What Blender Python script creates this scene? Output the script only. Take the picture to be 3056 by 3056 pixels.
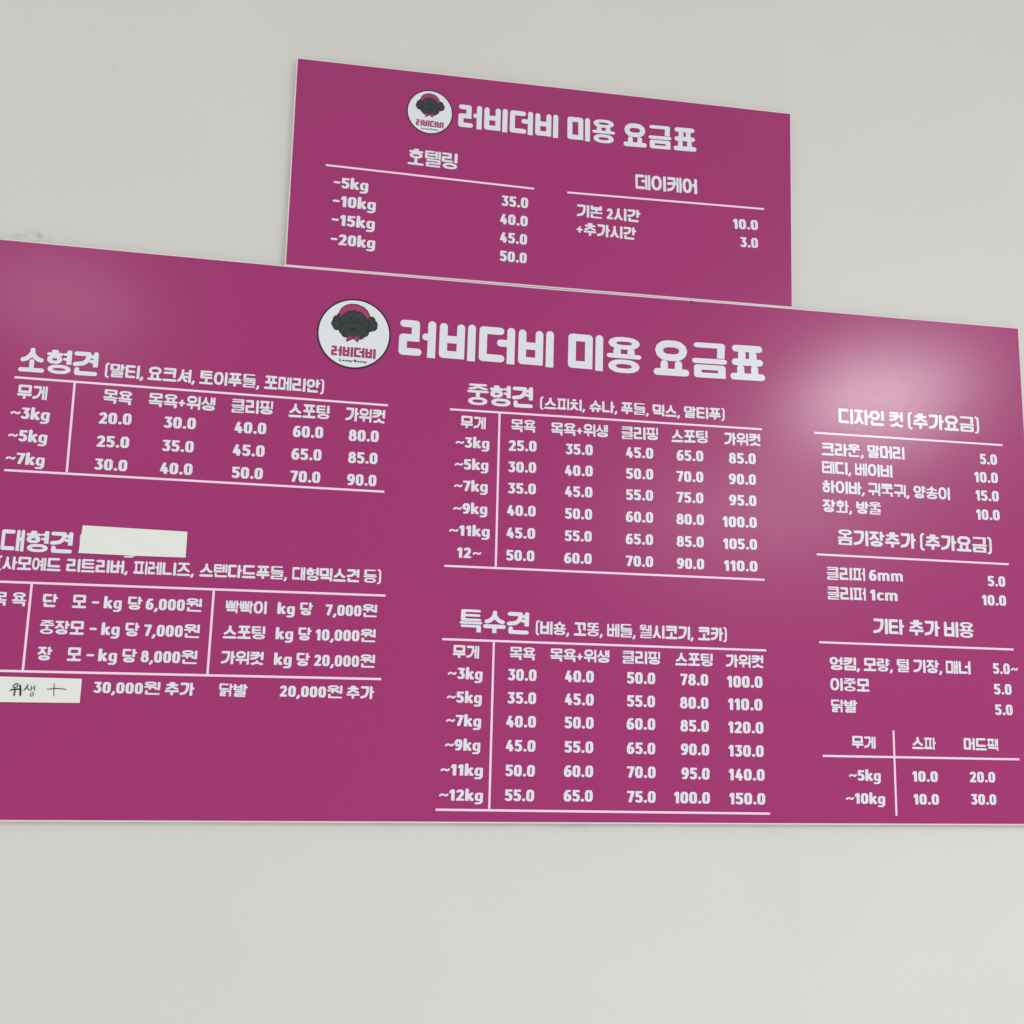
import bpy, bmesh, math, random
from mathutils import Matrix, Vector
from mathutils.geometry import delaunay_2d_cdt

for o in list(bpy.data.objects):
    bpy.data.objects.remove(o, do_unlink=True)
scene = bpy.context.scene
COL = scene.collection

# ------------------------------------------------------------------ camera
cam_d = bpy.data.cameras.new('camera')
cam_d.sensor_fit = 'HORIZONTAL'
cam_d.sensor_width = 36.0
cam_d.lens = 36.0 * 3080.0 / 3056.0
cam_d.clip_start = 0.01
cam_d.clip_end = 200
cam = bpy.data.objects.new('camera', cam_d)
COL.objects.link(cam)
cam.matrix_world = Matrix([[0.986242,-0.05203,-0.156909,0.0],[-0.163327,-0.160111,-0.973493,-1.67887],[0.025528,0.985727,-0.166406,1.66379],[0,0,0,1]])
scene.camera = cam

# ------------------------------------------------------------------ light
world = bpy.data.worlds.new('World')
scene.world = world
world.use_nodes = True
wb = world.node_tree.nodes['Background']
wb.inputs[0].default_value = (0.945, 0.96, 0.955, 1)
wb.inputs[1].default_value = 0.815

def ceiling_lamp(x, y, z, sx, sy, power, col=(1.0, 0.985, 0.97), rot=0.0, shape='RECTANGLE'):
    l = bpy.data.lights.new('ceiling_lamp', 'AREA')
    l.shape = shape
    l.size, l.size_y = sx, sy
    l.energy = power
    l.color = col
    o = bpy.data.objects.new('ceiling_lamp', l)
    o.location = (x, y, z)
    o.rotation_euler = (0, 0, rot)
    COL.objects.link(o)
    return o

ceiling_lamp(2.86, -3.50, 3.3, 0.70, 0.86, 90, col=(0.97, 0.98, 1.0))
ceiling_lamp(-1.30, -2.95, 3.3, 0.6, 0.6, 9, col=(0.97, 0.98, 1.0))
ceiling_lamp(3.75, -7.4, 3.3, 2.0, 1.6, 128, col=(0.97, 0.98, 1.0))
scene.view_settings.view_transform = 'Standard'
scene.view_settings.look = 'None'
scene.view_settings.exposure = 0.0
scene.view_settings.gamma = 1.0
scene.cycles.max_bounces = 6

# ------------------------------------------------------------------ materials
def s2l(c):
    return tuple(((v / 255) / 12.92 if v <= 10 else (((v / 255) + 0.055) / 1.055) ** 2.4) for v in c) + (1.0,)

def mat(name, rgb, rough=0.5, spec=0.5, var=0.0, vscale=6.0, bump=0.0, bscale=400.0, bdist=0.0004, coat=0.0, coat_rough=0.2, ripple=0.0):
    m = bpy.data.materials.new(name)
    m.use_nodes = True
    nt = m.node_tree
    b = nt.nodes['Principled BSDF']
    c = s2l(rgb)
    b.inputs['Base Color'].default_value = c
    b.inputs['Roughness'].default_value = rough
    b.inputs['Specular IOR Level'].default_value = spec
    b.inputs['Coat Weight'].default_value = coat
    b.inputs['Coat Roughness'].default_value = coat_rough
    tc = nt.nodes.new('ShaderNodeTexCoord')
    if var > 0:
        n = nt.nodes.new('ShaderNodeTexNoise'); n.inputs['Scale'].default_value = vscale
        n.inputs['Detail'].default_value = 6
        nt.links.new(tc.outputs['Object'], n.inputs['Vector'])
        mr = nt.nodes.new('ShaderNodeMapRange')
        mr.inputs['From Min'].default_value = 0.3; mr.inputs['From Max'].default_value = 0.7
        mr.inputs['To Min'].default_value = 1 - var; mr.inputs['To Max'].default_value = 1 + var
        nt.links.new(n.outputs['Fac'], mr.inputs['Value'])
        mx = nt.nodes.new('ShaderNodeVectorMath'); mx.operation = 'SCALE'
        mx.inputs[0].default_value = c[:3]
        nt.links.new(mr.outputs['Result'], mx.inputs['Scale'])
        nt.links.new(mx.outputs['Vector'], b.inputs['Base Color'])
    if bump > 0:
        n2 = nt.nodes.new('ShaderNodeTexNoise'); n2.inputs['Scale'].default_value = bscale
        n2.inputs['Detail'].default_value = 3
        nt.links.new(tc.outputs['Object'], n2.inputs['Vector'])
        bp = nt.nodes.new('ShaderNodeBump'); bp.inputs['Strength'].default_value = bump
        bp.inputs['Distance'].default_value = bdist
        if ripple > 0:                      # slow waviness of the laminated sheet, and a little uneven sheen
            n5 = nt.nodes.new('ShaderNodeTexNoise'); n5.inputs['Scale'].default_value = 3.5; n5.inputs['Detail'].default_value = 1
            nt.links.new(tc.outputs['Object'], n5.inputs['Vector'])
            b5 = nt.nodes.new('ShaderNodeBump'); b5.inputs['Strength'].default_value = 1.0; b5.inputs['Distance'].default_value = 0.00045 * ripple
            nt.links.new(n5.outputs['Fac'], b5.inputs['Height']); nt.links.new(b5.outputs['Normal'], bp.inputs['Normal'])
            n6 = nt.nodes.new('ShaderNodeTexNoise'); n6.inputs['Scale'].default_value = 55; n6.inputs['Detail'].default_value = 5
            nt.links.new(tc.outputs['Object'], n6.inputs['Vector'])
            r6 = nt.nodes.new('ShaderNodeMapRange'); r6.inputs['To Min'].default_value = coat_rough - 0.01; r6.inputs['To Max'].default_value = coat_rough + 0.01
            nt.links.new(n6.outputs['Fac'], r6.inputs['Value']); nt.links.new(r6.outputs['Result'], b.inputs['Coat Roughness'])
        nt.links.new(n2.outputs['Fac'], bp.inputs['Height'])
        nt.links.new(bp.outputs['Normal'], b.inputs['Normal'])
        nt.links.new(bp.outputs['Normal'], b.inputs['Coat Normal'])
    return m

FILM = dict(rough=0.5, spec=0.10, coat=0.72, coat_rough=0.22, ripple=1.0, bump=0.10, bscale=900, bdist=0.0002)
M_film = mat('magenta_film', (161, 32, 108), var=0.03, vscale=900, **FILM)
M_white = mat('white_print', (229, 229, 237), var=0.012, vscale=60, **FILM)
M_rule = mat('pale_pink_print', (250, 218, 237), **FILM)
M_logo_white = mat('logo_white_print', (229, 232, 236), var=0.01, vscale=40, **FILM)
M_black = mat('black_print', (12, 10, 14), **FILM)
M_rim = mat('dark_plum_print', (22, 5, 20), **FILM)
M_dog = mat('charcoal_print', (44, 49, 51), var=0.03, vscale=80, **FILM)
M_dogline = mat('near_black_print', (20, 23, 26), **FILM)
M_pink = mat('pink_print', (165, 48, 110), **FILM)
M_pinkline = mat('dark_pink_print', (112, 30, 72), **FILM)
M_foam = mat('white_foam_board', (232, 222, 224), rough=0.6, spec=0.3, var=0.02, vscale=30)
M_stick = mat('white_sticker_paper', (234, 234, 228), rough=0.42, spec=0.4, var=0.015, vscale=25, bump=0.12, bscale=300, bdist=0.0002)
M_ink = mat('marker_ink', (30, 28, 42), rough=0.6, spec=0.3, var=0.3, vscale=250)
M_scuff = mat('scuff', (176, 88, 132), rough=0.5)
M_nick = mat('dark_nick', (50, 34, 40), rough=0.8)

# painted wall: off-white emulsion, roller texture, a few marks of its own
M_wall = bpy.data.materials.new('off_white_wall_paint')
M_wall.use_nodes = True
nt = M_wall.node_tree
pb = nt.nodes['Principled BSDF']
pb.inputs['Roughness'].default_value = 0.62
pb.inputs['Specular IOR Level'].default_value = 0.25
tc = nt.nodes.new('ShaderNodeTexCoord')
def N(t, **kw):
    n = nt.nodes.new(t)
    for k, v in kw.items():
        if k in n.inputs: n.inputs[k].default_value = v
        else: setattr(n, k, v)
    return n
def LK(a, b): nt.links.new(a, b)
base = N('ShaderNodeRGB'); base.outputs[0].default_value = s2l((218, 215, 210))
n1 = N('ShaderNodeTexNoise', Scale=2.2, Detail=5.0); LK(tc.outputs['Object'], n1.inputs['Vector'])
m1 = N('ShaderNodeMapRange'); m1.inputs['From Min'].default_value = 0.3; m1.inputs['From Max'].default_value = 0.7
m1.inputs['To Min'].default_value = 0.975; m1.inputs['To Max'].default_value = 1.02
LK(n1.outputs['Fac'], m1.inputs['Value'])
# fine grain
n3 = N('ShaderNodeTexNoise', Scale=260.0, Detail=2.0); LK(tc.outputs['Object'], n3.inputs['Vector'])
m3 = N('ShaderNodeMapRange'); m3.inputs['From Min'].default_value = 0.3; m3.inputs['From Max'].default_value = 0.7
m3.inputs['To Min'].default_value = 0.985; m3.inputs['To Max'].default_value = 1.015
LK(n3.outputs['Fac'], m3.inputs['Value'])
mul = N('ShaderNodeMath', operation='MULTIPLY'); LK(m1.outputs[0], mul.inputs[0]); LK(m3.outputs[0], mul.inputs[1])
fac = mul.outputs[0]
sep = N('ShaderNodeSeparateXYZ'); LK(tc.outputs['Object'], sep.inputs[0])
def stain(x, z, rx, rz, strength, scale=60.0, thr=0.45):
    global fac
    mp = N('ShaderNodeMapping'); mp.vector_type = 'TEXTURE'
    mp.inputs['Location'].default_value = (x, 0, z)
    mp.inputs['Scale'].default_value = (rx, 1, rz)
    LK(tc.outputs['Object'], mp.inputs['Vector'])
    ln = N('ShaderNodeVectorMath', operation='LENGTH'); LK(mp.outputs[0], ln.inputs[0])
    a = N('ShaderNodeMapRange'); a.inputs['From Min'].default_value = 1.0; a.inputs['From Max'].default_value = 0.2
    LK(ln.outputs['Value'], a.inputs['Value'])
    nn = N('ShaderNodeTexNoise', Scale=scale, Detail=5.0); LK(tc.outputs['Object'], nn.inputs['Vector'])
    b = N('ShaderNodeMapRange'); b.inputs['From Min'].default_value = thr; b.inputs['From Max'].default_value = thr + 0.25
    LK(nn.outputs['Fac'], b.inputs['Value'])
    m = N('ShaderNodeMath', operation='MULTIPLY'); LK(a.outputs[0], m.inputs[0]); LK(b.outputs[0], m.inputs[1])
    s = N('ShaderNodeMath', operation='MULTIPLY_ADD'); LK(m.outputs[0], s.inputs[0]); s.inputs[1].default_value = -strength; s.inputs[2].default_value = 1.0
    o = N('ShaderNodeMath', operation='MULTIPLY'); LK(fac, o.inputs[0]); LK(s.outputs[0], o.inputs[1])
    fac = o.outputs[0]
stain(-0.525, 2.362, 0.040, 0.016, 0.38, 70)
stain(-0.07, 2.352, 0.10, 0.006, 0.12, 50, 0.4)
stain(0.98, 2.359, 0.13, 0.006, 0.13, 60, 0.42)
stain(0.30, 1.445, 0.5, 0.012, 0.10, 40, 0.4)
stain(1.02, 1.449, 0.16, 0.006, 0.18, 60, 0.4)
stain(-0.43, 2.68, 0.006, 0.01, 0.2, 200, 0.35)
# wallpaper seam: a faint line, and the next strip a shade lighter
sm = N('ShaderNodeMapRange'); sm.inputs['From Min'].default_value = 0.765; sm.inputs['From Max'].default_value = 0.775
sm.inputs['To Min'].default_value = 1.0; sm.inputs['To Max'].default_value = 1.014
LK(sep.outputs[0], sm.inputs['Value'])
sd = N('ShaderNodeMath', operation='SUBTRACT'); LK(sep.outputs[0], sd.inputs[0]); sd.inputs[1].default_value = 0.768
sa = N('ShaderNodeMath', operation='ABSOLUTE'); LK(sd.outputs[0], sa.inputs[0])
sl = N('ShaderNodeMapRange'); sl.inputs['From Min'].default_value = 0.0; sl.inputs['From Max'].default_value = 0.0025
sl.inputs['To Min'].default_value = 0.985; sl.inputs['To Max'].default_value = 1.0
LK(sa.outputs[0], sl.inputs['Value'])
ml = N('ShaderNodeMath', operation='MULTIPLY'); LK(sm.outputs[0], ml.inputs[0]); LK(sl.outputs[0], ml.inputs[1])
mm = N('ShaderNodeMath', operation='MULTIPLY'); LK(fac, mm.inputs[0]); LK(ml.outputs[0], mm.inputs[1])
fac = mm.outputs[0]
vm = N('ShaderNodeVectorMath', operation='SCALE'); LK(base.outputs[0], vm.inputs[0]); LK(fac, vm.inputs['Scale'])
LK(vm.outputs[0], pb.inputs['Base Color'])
n2 = N('ShaderNodeTexNoise', Scale=140.0, Detail=4.0); LK(tc.outputs['Object'], n2.inputs['Vector'])
n4 = N('ShaderNodeTexNoise', Scale=5.0, Detail=3.0); LK(tc.outputs['Object'], n4.inputs['Vector'])
ad = N('ShaderNodeMath', operation='MULTIPLY_ADD'); LK(n4.outputs['Fac'], ad.inputs[0]); ad.inputs[1].default_value = 8.0; LK(n2.outputs['Fac'], ad.inputs[2])
bp = N('ShaderNodeBump'); bp.inputs['Strength'].default_value = 0.35; bp.inputs['Distance'].default_value = 0.0006
LK(ad.outputs[0], bp.inputs['Height']); LK(bp.outputs['Normal'], pb.inputs['Normal'])

# ------------------------------------------------------------------ helpers
def link(name, verts, faces, m, parent=None, smooth=False):
    me = bpy.data.meshes.new(name)
    me.from_pydata([tuple(v) for v in verts], [], faces)
    me.materials.append(m)
    me.update()
    o = bpy.data.objects.new(name, me)
    COL.objects.link(o)
    if parent is not None:
        o.parent = parent
        o.matrix_parent_inverse = parent.matrix_world.inverted()
    if smooth:
        for p in me.polygons: p.use_smooth = True
    return o

def thing(name, label, cat, loc):
    e = bpy.data.objects.new(name, None)
    e.empty_display_size = 0.1
    e.location = loc
    COL.objects.link(e)
    e['label'] = label; e['category'] = cat
    bpy.context.view_layer.update()
    return e

def prism(poly, y0, y1, bev=0.0):
    """polygon (x, z) counter-clockwise seen from -Y, extruded from y0 (front) to y1 (back)"""
    n = len(poly)
    V = []; F = []
    cx = sum(p[0] for p in poly) / n; cz = sum(p[1] for p in poly) / n
    def ins(p, d):
        dx, dz = p[0] - cx, p[1] - cz
        return (p[0] - math.copysign(d, dx), p[1] - math.copysign(d, dz))
    if bev > 0:
        V += [(ins(p, bev)[0], y0, ins(p, bev)[1]) for p in poly]
        V += [(p[0], y0 + bev, p[1]) for p in poly]
        V += [(p[0], y1, p[1]) for p in poly]
        rings = 3
    else:
        V += [(p[0], y0, p[1]) for p in poly]
        V += [(p[0], y1, p[1]) for p in poly]
        rings = 2
    F.append(list(range(n)))
    for r in range(rings - 1):
        for i in range(n):
            j = (i + 1) % n
            F.append([r * n + j, r * n + i, (r + 1) * n + i, (r + 1) * n + j])
    F.append([(rings - 1) * n + i for i in reversed(range(n))])
    return V, F

# ---- shapes made of pen strokes: the union of rounded segments
def ell(cx, cy, rx, ry, n=14):
    return [(cx + rx * math.cos(2 * math.pi * i / n), cy + ry * math.sin(2 * math.pi * i / n)) for i in range(n)]

def stroke_polys(pts, rx, ry, closed=False, sq=()):
    out = []
    k = rx / ry
    P = [(x, y * k) for x, y in pts]
    n = len(P)
    segs = [(i, (i + 1) % n) for i in range(n if closed else n - 1)]
    for a, b in segs:
        (x0, y0), (x1, y1) = P[a], P[b]
        L = math.hypot(x1 - x0, y1 - y0)
        if L < 1e-7: continue
        nx, ny = -(y1 - y0) / L * rx, (x1 - x0) / L * rx
        out.append([(x0 - nx, (y0 - ny) / k), (x1 - nx, (y1 - ny) / k), (x1 + nx, (y1 + ny) / k), (x0 + nx, (y0 + ny) / k)])
    for i, (x, y) in enumerate(pts):
        if i in sq:
            out.append([(x - rx, y - ry), (x + rx, y - ry), (x + rx, y + ry), (x - rx, y + ry)])
        else:
            out.append(ell(x, y, rx, ry))
    return out

def union(polys):
    vs = []; fs = []
    for p in polys:
        s = len(vs)
        a = sum(p[i][0] * p[(i + 1) % len(p)][1] - p[(i + 1) % len(p)][0] * p[i][1] for i in range(len(p)))
        q = p if a > 0 else p[::-1]
        vs += [Vector(v) for v in q]
        fs.append(list(range(s, s + len(q))))
    r = delaunay_2d_cdt(vs, [], fs, 1, 1e-6)
    vs = [(v.x, v.y) for v in r[0]]
    return vs, [list(f) for f, src in zip(r[2], r[5]) if len(src)]

# ---- the sign's typeface: heavy, round at stroke starts and square at the foot
INI = 'ㄱㄲㄴㄷㄸㄹㅁㅂㅃㅅㅆㅇㅈㅉㅊㅋㅌㅍㅎ'
MED = 'ㅏㅐㅑㅒㅓㅔㅕㅖㅗㅘㅙㅚㅛㅜㅝㅞㅟㅠㅡㅢㅣ'
FIN = ['', 'ㄱ', 'ㄲ', 'ㄳ', 'ㄴ', 'ㄵ', 'ㄶ', 'ㄷ', 'ㄹ', 'ㄺ', 'ㄻ', 'ㄼ', 'ㄽ', 'ㄾ', 'ㄿ', 'ㅀ', 'ㅁ', 'ㅂ', 'ㅄ', 'ㅅ', 'ㅆ', 'ㅇ', 'ㅈ', 'ㅊ', 'ㅋ', 'ㅌ', 'ㅍ', 'ㅎ']
ROWS = {'ㄱ': 1, 'ㄲ': 1, 'ㄴ': 1, 'ㄷ': 2, 'ㄸ': 2, 'ㄹ': 3, 'ㅁ': 2, 'ㅂ': 2, 'ㅃ': 2, 'ㅅ': 1.5, 'ㅇ': 2, 'ㅈ': 2.3, 'ㅊ': 3, 'ㅋ': 2, 'ㅌ': 3, 'ㅍ': 2, 'ㅎ': 3.3, 'ㄺ': 3, '': 0}

def arc(cx, cy, rx, ry, a0, a1, n=6):
    return [(cx + rx * math.cos(math.radians(a0 + (a1 - a0) * i / n)), cy + ry * math.sin(math.radians(a0 + (a1 - a0) * i / n))) for i in range(n + 1)]

def jamo(j, ctx):
    """strokes in a unit box: (points, closed, square indices)"""
    if j == 'ㄱ':
        if ctx == 'V': return [([(0.05, 1), (1, 1), (0.97, 0.62), (0.86, 0.33), (0.58, 0.10), (0, 0)], 0, ())]
        return [([(0, 1), (1, 1), (0.97 if ctx == 'H' else 1, 0)], 0, (2,))]
    if j == 'ㅋ':
        if ctx == 'V': return [([(0.05, 1), (1, 1), (0.97, 0.62), (0.86, 0.33), (0.58, 0.10), (0, 0)], 0, ()), ([(0.02, 0.55), (0.93, 0.60)], 0, ())]
        return [([(0, 1), (1, 1), (0.97, 0)], 0, (2,)), ([(0, 0.46), (0.97, 0.5)], 0, ())]
    if j == 'ㄲ':
        return [([(0, 1), (0.4, 1), (0.38, 0)], 0, (2,)), ([(0.62, 1), (1, 1), (0.98, 0)], 0, (2,))]
    if j == 'ㄴ': return [([(0, 1), (0, 0), (1, 0)], 0, ())]
    if j == 'ㄷ': return [([(0.95, 1), (0, 1), (0, 0), (1, 0)], 0, ())]
    if j == 'ㄸ': return [([(0.36, 1), (0, 1), (0, 0), (0.36, 0)], 0, ()), ([(1, 1), (0.62, 1), (0.62, 0), (1, 0)], 0, ())]
    if j == 'ㄹ':
        w = 0.82 if ctx == 'V' else 1
        return [([(0.03, 1), (w, 1), (w, 0.5), (0, 0.5), (0, 0), (1, 0)], 0, (2,))]
    if j == 'ㅁ': return [([(0, 1), (1, 1), (1, 0), (0, 0)], 1, (2,))]
    if j == 'ㅂ': return [([(0, 1), (0, 0), (1, 0), (1, 1)], 0, (2,)), ([(0, 0.55), (1, 0.55)], 0, ())]
    if j == 'ㅃ': return [([(0, 1), (0, 0), (0.36, 0), (0.36, 1)], 0, (2,)), ([(0, 0.5), (0.36, 0.5)], 0, ()),
                         ([(0.64, 1), (0.64, 0), (1, 0), (1, 1)], 0, (2,)), ([(0.64, 0.5), (1, 0.5)], 0, ())]
    if j == 'ㅅ':
        return [([(0.50, 1), (0.49, 0.72), (0.36, 0.36), (0.16, 0.08), (0, 0)], 0, ()), ([(0.50, 0.66), (0.66, 0.28), (0.86, 0.06), (1, 0)], 0, ())]
    if j == 'ㅈ':
        return [([(0.04, 1), (0.96, 1)], 0, ()), ([(0.56, 1), (0.46, 0.52), (0.24, 0.14), (0, 0)], 0, ()), ([(0.54, 0.58), (0.76, 0.18), (1, 0)], 0, ())]
    if j == 'ㅊ':
        return [([(0.35, 1), (0.65, 1)], 0, ()), ([(0.04, 0.66), (0.96, 0.66)], 0, ()), ([(0.5, 0.66), (0.44, 0.38), (0.24, 0.10), (0, 0)], 0, ()), ([(0.54, 0.40), (0.76, 0.12), (1, 0)], 0, ())]
    if j == 'ㅌ': return [([(0.96, 1), (0, 1), (0, 0), (1, 0)], 0, ()), ([(0, 0.5), (0.94, 0.5)], 0, ())]
    if j == 'ㅍ':
        return [([(0.02, 1), (0.98, 1)], 0, ()), ([(0, 0), (1, 0)], 0, ()), ([(0.18 if ctx == 'V' else 0.27, 1 if ctx == 'V' else 0.62), (0.18 if ctx == 'V' else 0.27, 0)], 0, ()), ([(0.82 if ctx == 'V' else 0.73, 1 if ctx == 'V' else 0.62), (0.82 if ctx == 'V' else 0.73, 0)], 0, ())]
    if j == 'ㅎ':
        return [([(0.40, 1), (0.60, 1)], 0, ()), ([(0.02, 0.74), (0.98, 0.74)], 0, ()), ([(0.5, 1), (0.5, 0.74)], 0, ()),
                ([(0.28, 0.50), (0.72, 0.50), (0.92, 0.38), (0.92, 0.14), (0.72, 0), (0.28, 0), (0.08, 0.14), (0.08, 0.38)], 1, ())]
    if j == 'ㅇ':
        return [(arc(0.64, 0.5, 0.36, 0.5, 90, -90, 6) + arc(0.36, 0.5, 0.36, 0.5, 270, 90, 6), 1, ())]
    if j == 'ㄺ':
        return [([(0.0, 1), (0.42, 1), (0.42, 0.5), (0, 0.5), (0, 0), (0.46, 0)], 0, ()), ([(0.66, 1), (1, 1), (1, 0)], 0, (2,))]
    return []

def place(strokes, box, rx, ry):
    x0, y0, x1, y1 = box
    x0 += rx; x1 -= rx; y0 += ry; y1 -= ry
    out = []
    for p, c, s in strokes:
        out += stroke_polys([(x0 + a * (x1 - x0), y0 + b * (y1 - y0)) for a, b in p], rx, ry, bool(c), s)
    return out

def hangul(ch, wt=1.0):
    k = ord(ch) - 0xAC00
    i, m, f = INI[k // 588], MED[(k % 588) // 28], FIN[k % 28]
    hv = {'ㅗ': 'ㅗ', 'ㅛ': 'ㅛ', 'ㅜ': 'ㅜ', 'ㅠ': 'ㅠ', 'ㅡ': 'ㅡ', 'ㅘ': 'ㅗ', 'ㅙ': 'ㅗ', 'ㅚ': 'ㅗ', 'ㅝ': 'ㅜ', 'ㅞ': 'ㅜ', 'ㅟ': 'ㅜ', 'ㅢ': 'ㅡ'}.get(m)
    vv = {'ㅘ': 'ㅏ', 'ㅙ': 'ㅐ', 'ㅚ': 'ㅣ', 'ㅝ': 'ㅓ', 'ㅞ': 'ㅔ', 'ㅟ': 'ㅣ', 'ㅢ': 'ㅣ'}.get(m, None if hv else m)
    rows = ROWS.get(i, 2) + ROWS.get(f, 2) + (1.2 if hv else 0) + (0.3 if (hv and f) else 0)
    ry = 0.097 if rows <= 3.3 else 0.085 if rows <= 4.3 else 0.072 if rows <= 5.3 else 0.062 if rows <= 6.3 else 0.055
    if rows <= 2.1 and not f: ry = 0.10
    wide = {'ㅐ': 2, 'ㅔ': 2, 'ㅖ': 2, 'ㅒ': 2}.get(vv, 1 if vv else 0)
    rx = 0.108 if wide < 2 else 0.088
    if wide == 2: rx = 0.083
    if i in 'ㄲㄸㅃ' and vv: rx = 0.075
    if i == 'ㅍ' and vv: rx = 0.082 if wide < 2 else 0.07
    if hv and vv: rx = 0.09 if wide < 2 else 0.068
    if f == 'ㄺ': rx = 0.085
    rx *= wt; ry *= wt
    P = []
    fin_h = 0.0
    if f:
        fin_h = 0.37 if ROWS.get(f, 2) <= 2.3 else 0.46
        if f == 'ㄱ': fin_h = 0.32
        if f == 'ㄴ': fin_h = 0.33
        if f == 'ㅅ': fin_h = 0.34
    g = 0.035
    yb = fin_h + g if f else 0.0
    if not vv:                                     # vowel underneath
        if f:
            span = 1 - yb
            vh = span * (0.36 if hv in 'ㅡ' else 0.42)
            if hv == 'ㅡ': vh = 2 * ry
            if hv in 'ㅜㅠ': vh = span * (0.53 if i in 'ㅌㄹㅊㅎ' else 0.48)
            P += place(jamo(i, 'H'), (0.05, yb + vh + (0.02 if hv == 'ㅡ' else 0.025 if hv in 'ㅜㅠ' else 0.0), 0.95, 1.0), rx, ry * (0.9 if hv in 'ㅜㅠ' else 1))
        else:
            vh = 0.40 if hv != 'ㅡ' else 0.20
            P += place(jamo(i, 'H'), (0.05, yb + vh + (0.09 if hv == 'ㅡ' else 0.015), 0.95, 1.0), rx, ry)
        if hv in 'ㅗㅛ': yc = yb + ry
        elif hv in 'ㅜㅠ': yc = yb + vh - ry - (0.0 if f else 0.02)
        else: yc = yb + ry
        P += stroke_polys([(rx * 0.9, yc), (1 - rx * 0.9, yc)], rx * 0.9, ry)
        r2 = rx * 0.95
        if hv == 'ㅗ': P += stroke_polys([(0.5, yc), (0.5, yb + vh + 0.01 - (0 if i in 'ㅍ' else -0.03))], r2, ry)
        if hv == 'ㅛ':
            for xx in (0.30, 0.70): P += stroke_polys([(xx, yc), (xx, yb + vh - ry + 0.03)], r2, ry)
        if hv == 'ㅜ': P += stroke_polys([(0.5, yc), (0.5, yb + (ry if not f else ry * 0.5))], r2, ry, False, (1,))
        if hv == 'ㅠ':
            for xx in (0.30, 0.70): P += stroke_polys([(xx, yc), (xx, yb + ry)], r2, ry, False, (1,))
        if f:
            P += place(jamo(f, 'F'), (0.05, 0.0, 0.95, fin_h), rx if f != 'ㄺ' else rx, ry)
        return P
    # vertical vowel at the right
    two = vv in 'ㅐㅔㅖ'
    right = 0.985
    if vv in 'ㅏㅑ': right = 0.90
    xv = right - rx
    xw = xv - 2 * rx - 0.045 if two else xv        # left bar of the double vowels
    cr = {'ㅣ': xv - rx - 0.08, 'ㅏ': xv - rx - 0.055, 'ㅑ': xv - rx - 0.055, 'ㅓ': xv - rx - (0.13 if i == 'ㅍ' else 0.15), 'ㅕ': xv - rx - 0.14,
          'ㅐ': xw - rx - 0.045, 'ㅔ': xw - rx - 0.11, 'ㅖ': xw - rx - 0.11}[vv]
    if i in 'ㄷㄴㅌㅅㅈㅊ' and vv in 'ㅓㅔㅕㅖ': cr += 0.09
    if i in 'ㄱㅋ' and vv in 'ㅓㅕㅔㅖ': cr += 0.05
    top = 0.99
    P2 = []
    vb = yb - (0.0 if f else 0.0)
    stub_y = 0.56 if not f else yb + (1 - yb) * 0.52
    if hv:                                         # compound: small vowel tucked below the consonant
        cb = yb + (1 - yb) * 0.46
        P += place(jamo(i, 'H'), (0.03, cb, cr + (0.10 if vv == 'ㅓ' else 0.0), 1.0), rx, ry)
        yc = yb + (1 - yb) * (0.34 if hv == 'ㅜ' else 0.10) 
        if hv == 'ㅗ': yc = yb + ry
        P += stroke_polys([(0.07, yc + 0.0), (cr + 0.03, yc)], rx * 0.8, ry)
        xm = 0.02 + cr * 0.5
        if hv == 'ㅜ': P += stroke_polys([(xm, yc), (xm, yb + ry + (0.02 if f else 0.02))], rx * 0.9, ry, False, (1,))
        if hv == 'ㅗ': P += stroke_polys([(xm, yc), (xm, cb)], rx * 0.9, ry)
        if vv in 'ㅓㅔ': stub_y = yb + (1 - yb) * 0.16
    else:
        cy0 = yb + (0.03 if not f else 0.0)
        P += place(jamo(i, 'V' if not f or i not in 'ㄱㅋ' else 'V'), (0.0, cy0, cr, top - 0.01), rx, ry)
    P += stroke_polys([(xv, top - ry * 0.9), (xv, vb + ry)], rx, ry, False, (1,))
    if two: P += stroke_polys([(xw, top - ry * 0.9 - 0.01), (xw, vb + ry + 0.01)], rx, ry, False, (1,))
    rs = ry * 0.95
    if vv == 'ㅏ': P += stroke_polys([(xv, stub_y), (xv + rx + 0.055, stub_y)], rx * 0.8, rs)
    if vv == 'ㅑ':
        for d in (-0.12, 0.12): P += stroke_polys([(xv, stub_y + d), (xv + rx + 0.055, stub_y + d)], rx * 0.8, ry * 0.8)
    if vv == 'ㅐ': P += stroke_polys([(xw, stub_y), (xv, stub_y)], rx * 0.8, rs)
    xs = xw if two else xv
    ln = 0.30 if i in 'ㄷㄴㅌㅅㅈㅊ' else 0.17
    if hv: ln = 0.22
    if i == 'ㅍ': ln = 0.13
    if vv in 'ㅓㅔ': P += stroke_polys([(xs, stub_y), (xs - ln + (0.04 if two else 0), stub_y)], rx * 0.8, rs)
    if vv in 'ㅕㅖ':
        dd = 0.13 if not f else 0.10
        for d in (-dd, dd): P += stroke_polys([(xs, stub_y + d), (xs - ln + (0.03 if two else 0), stub_y + d)], rx * 0.8, ry * 0.8)
    if f:
        P += place(jamo(f, 'F'), (0.08, 0.0, right, fin_h), rx, ry)
    return P

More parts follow.
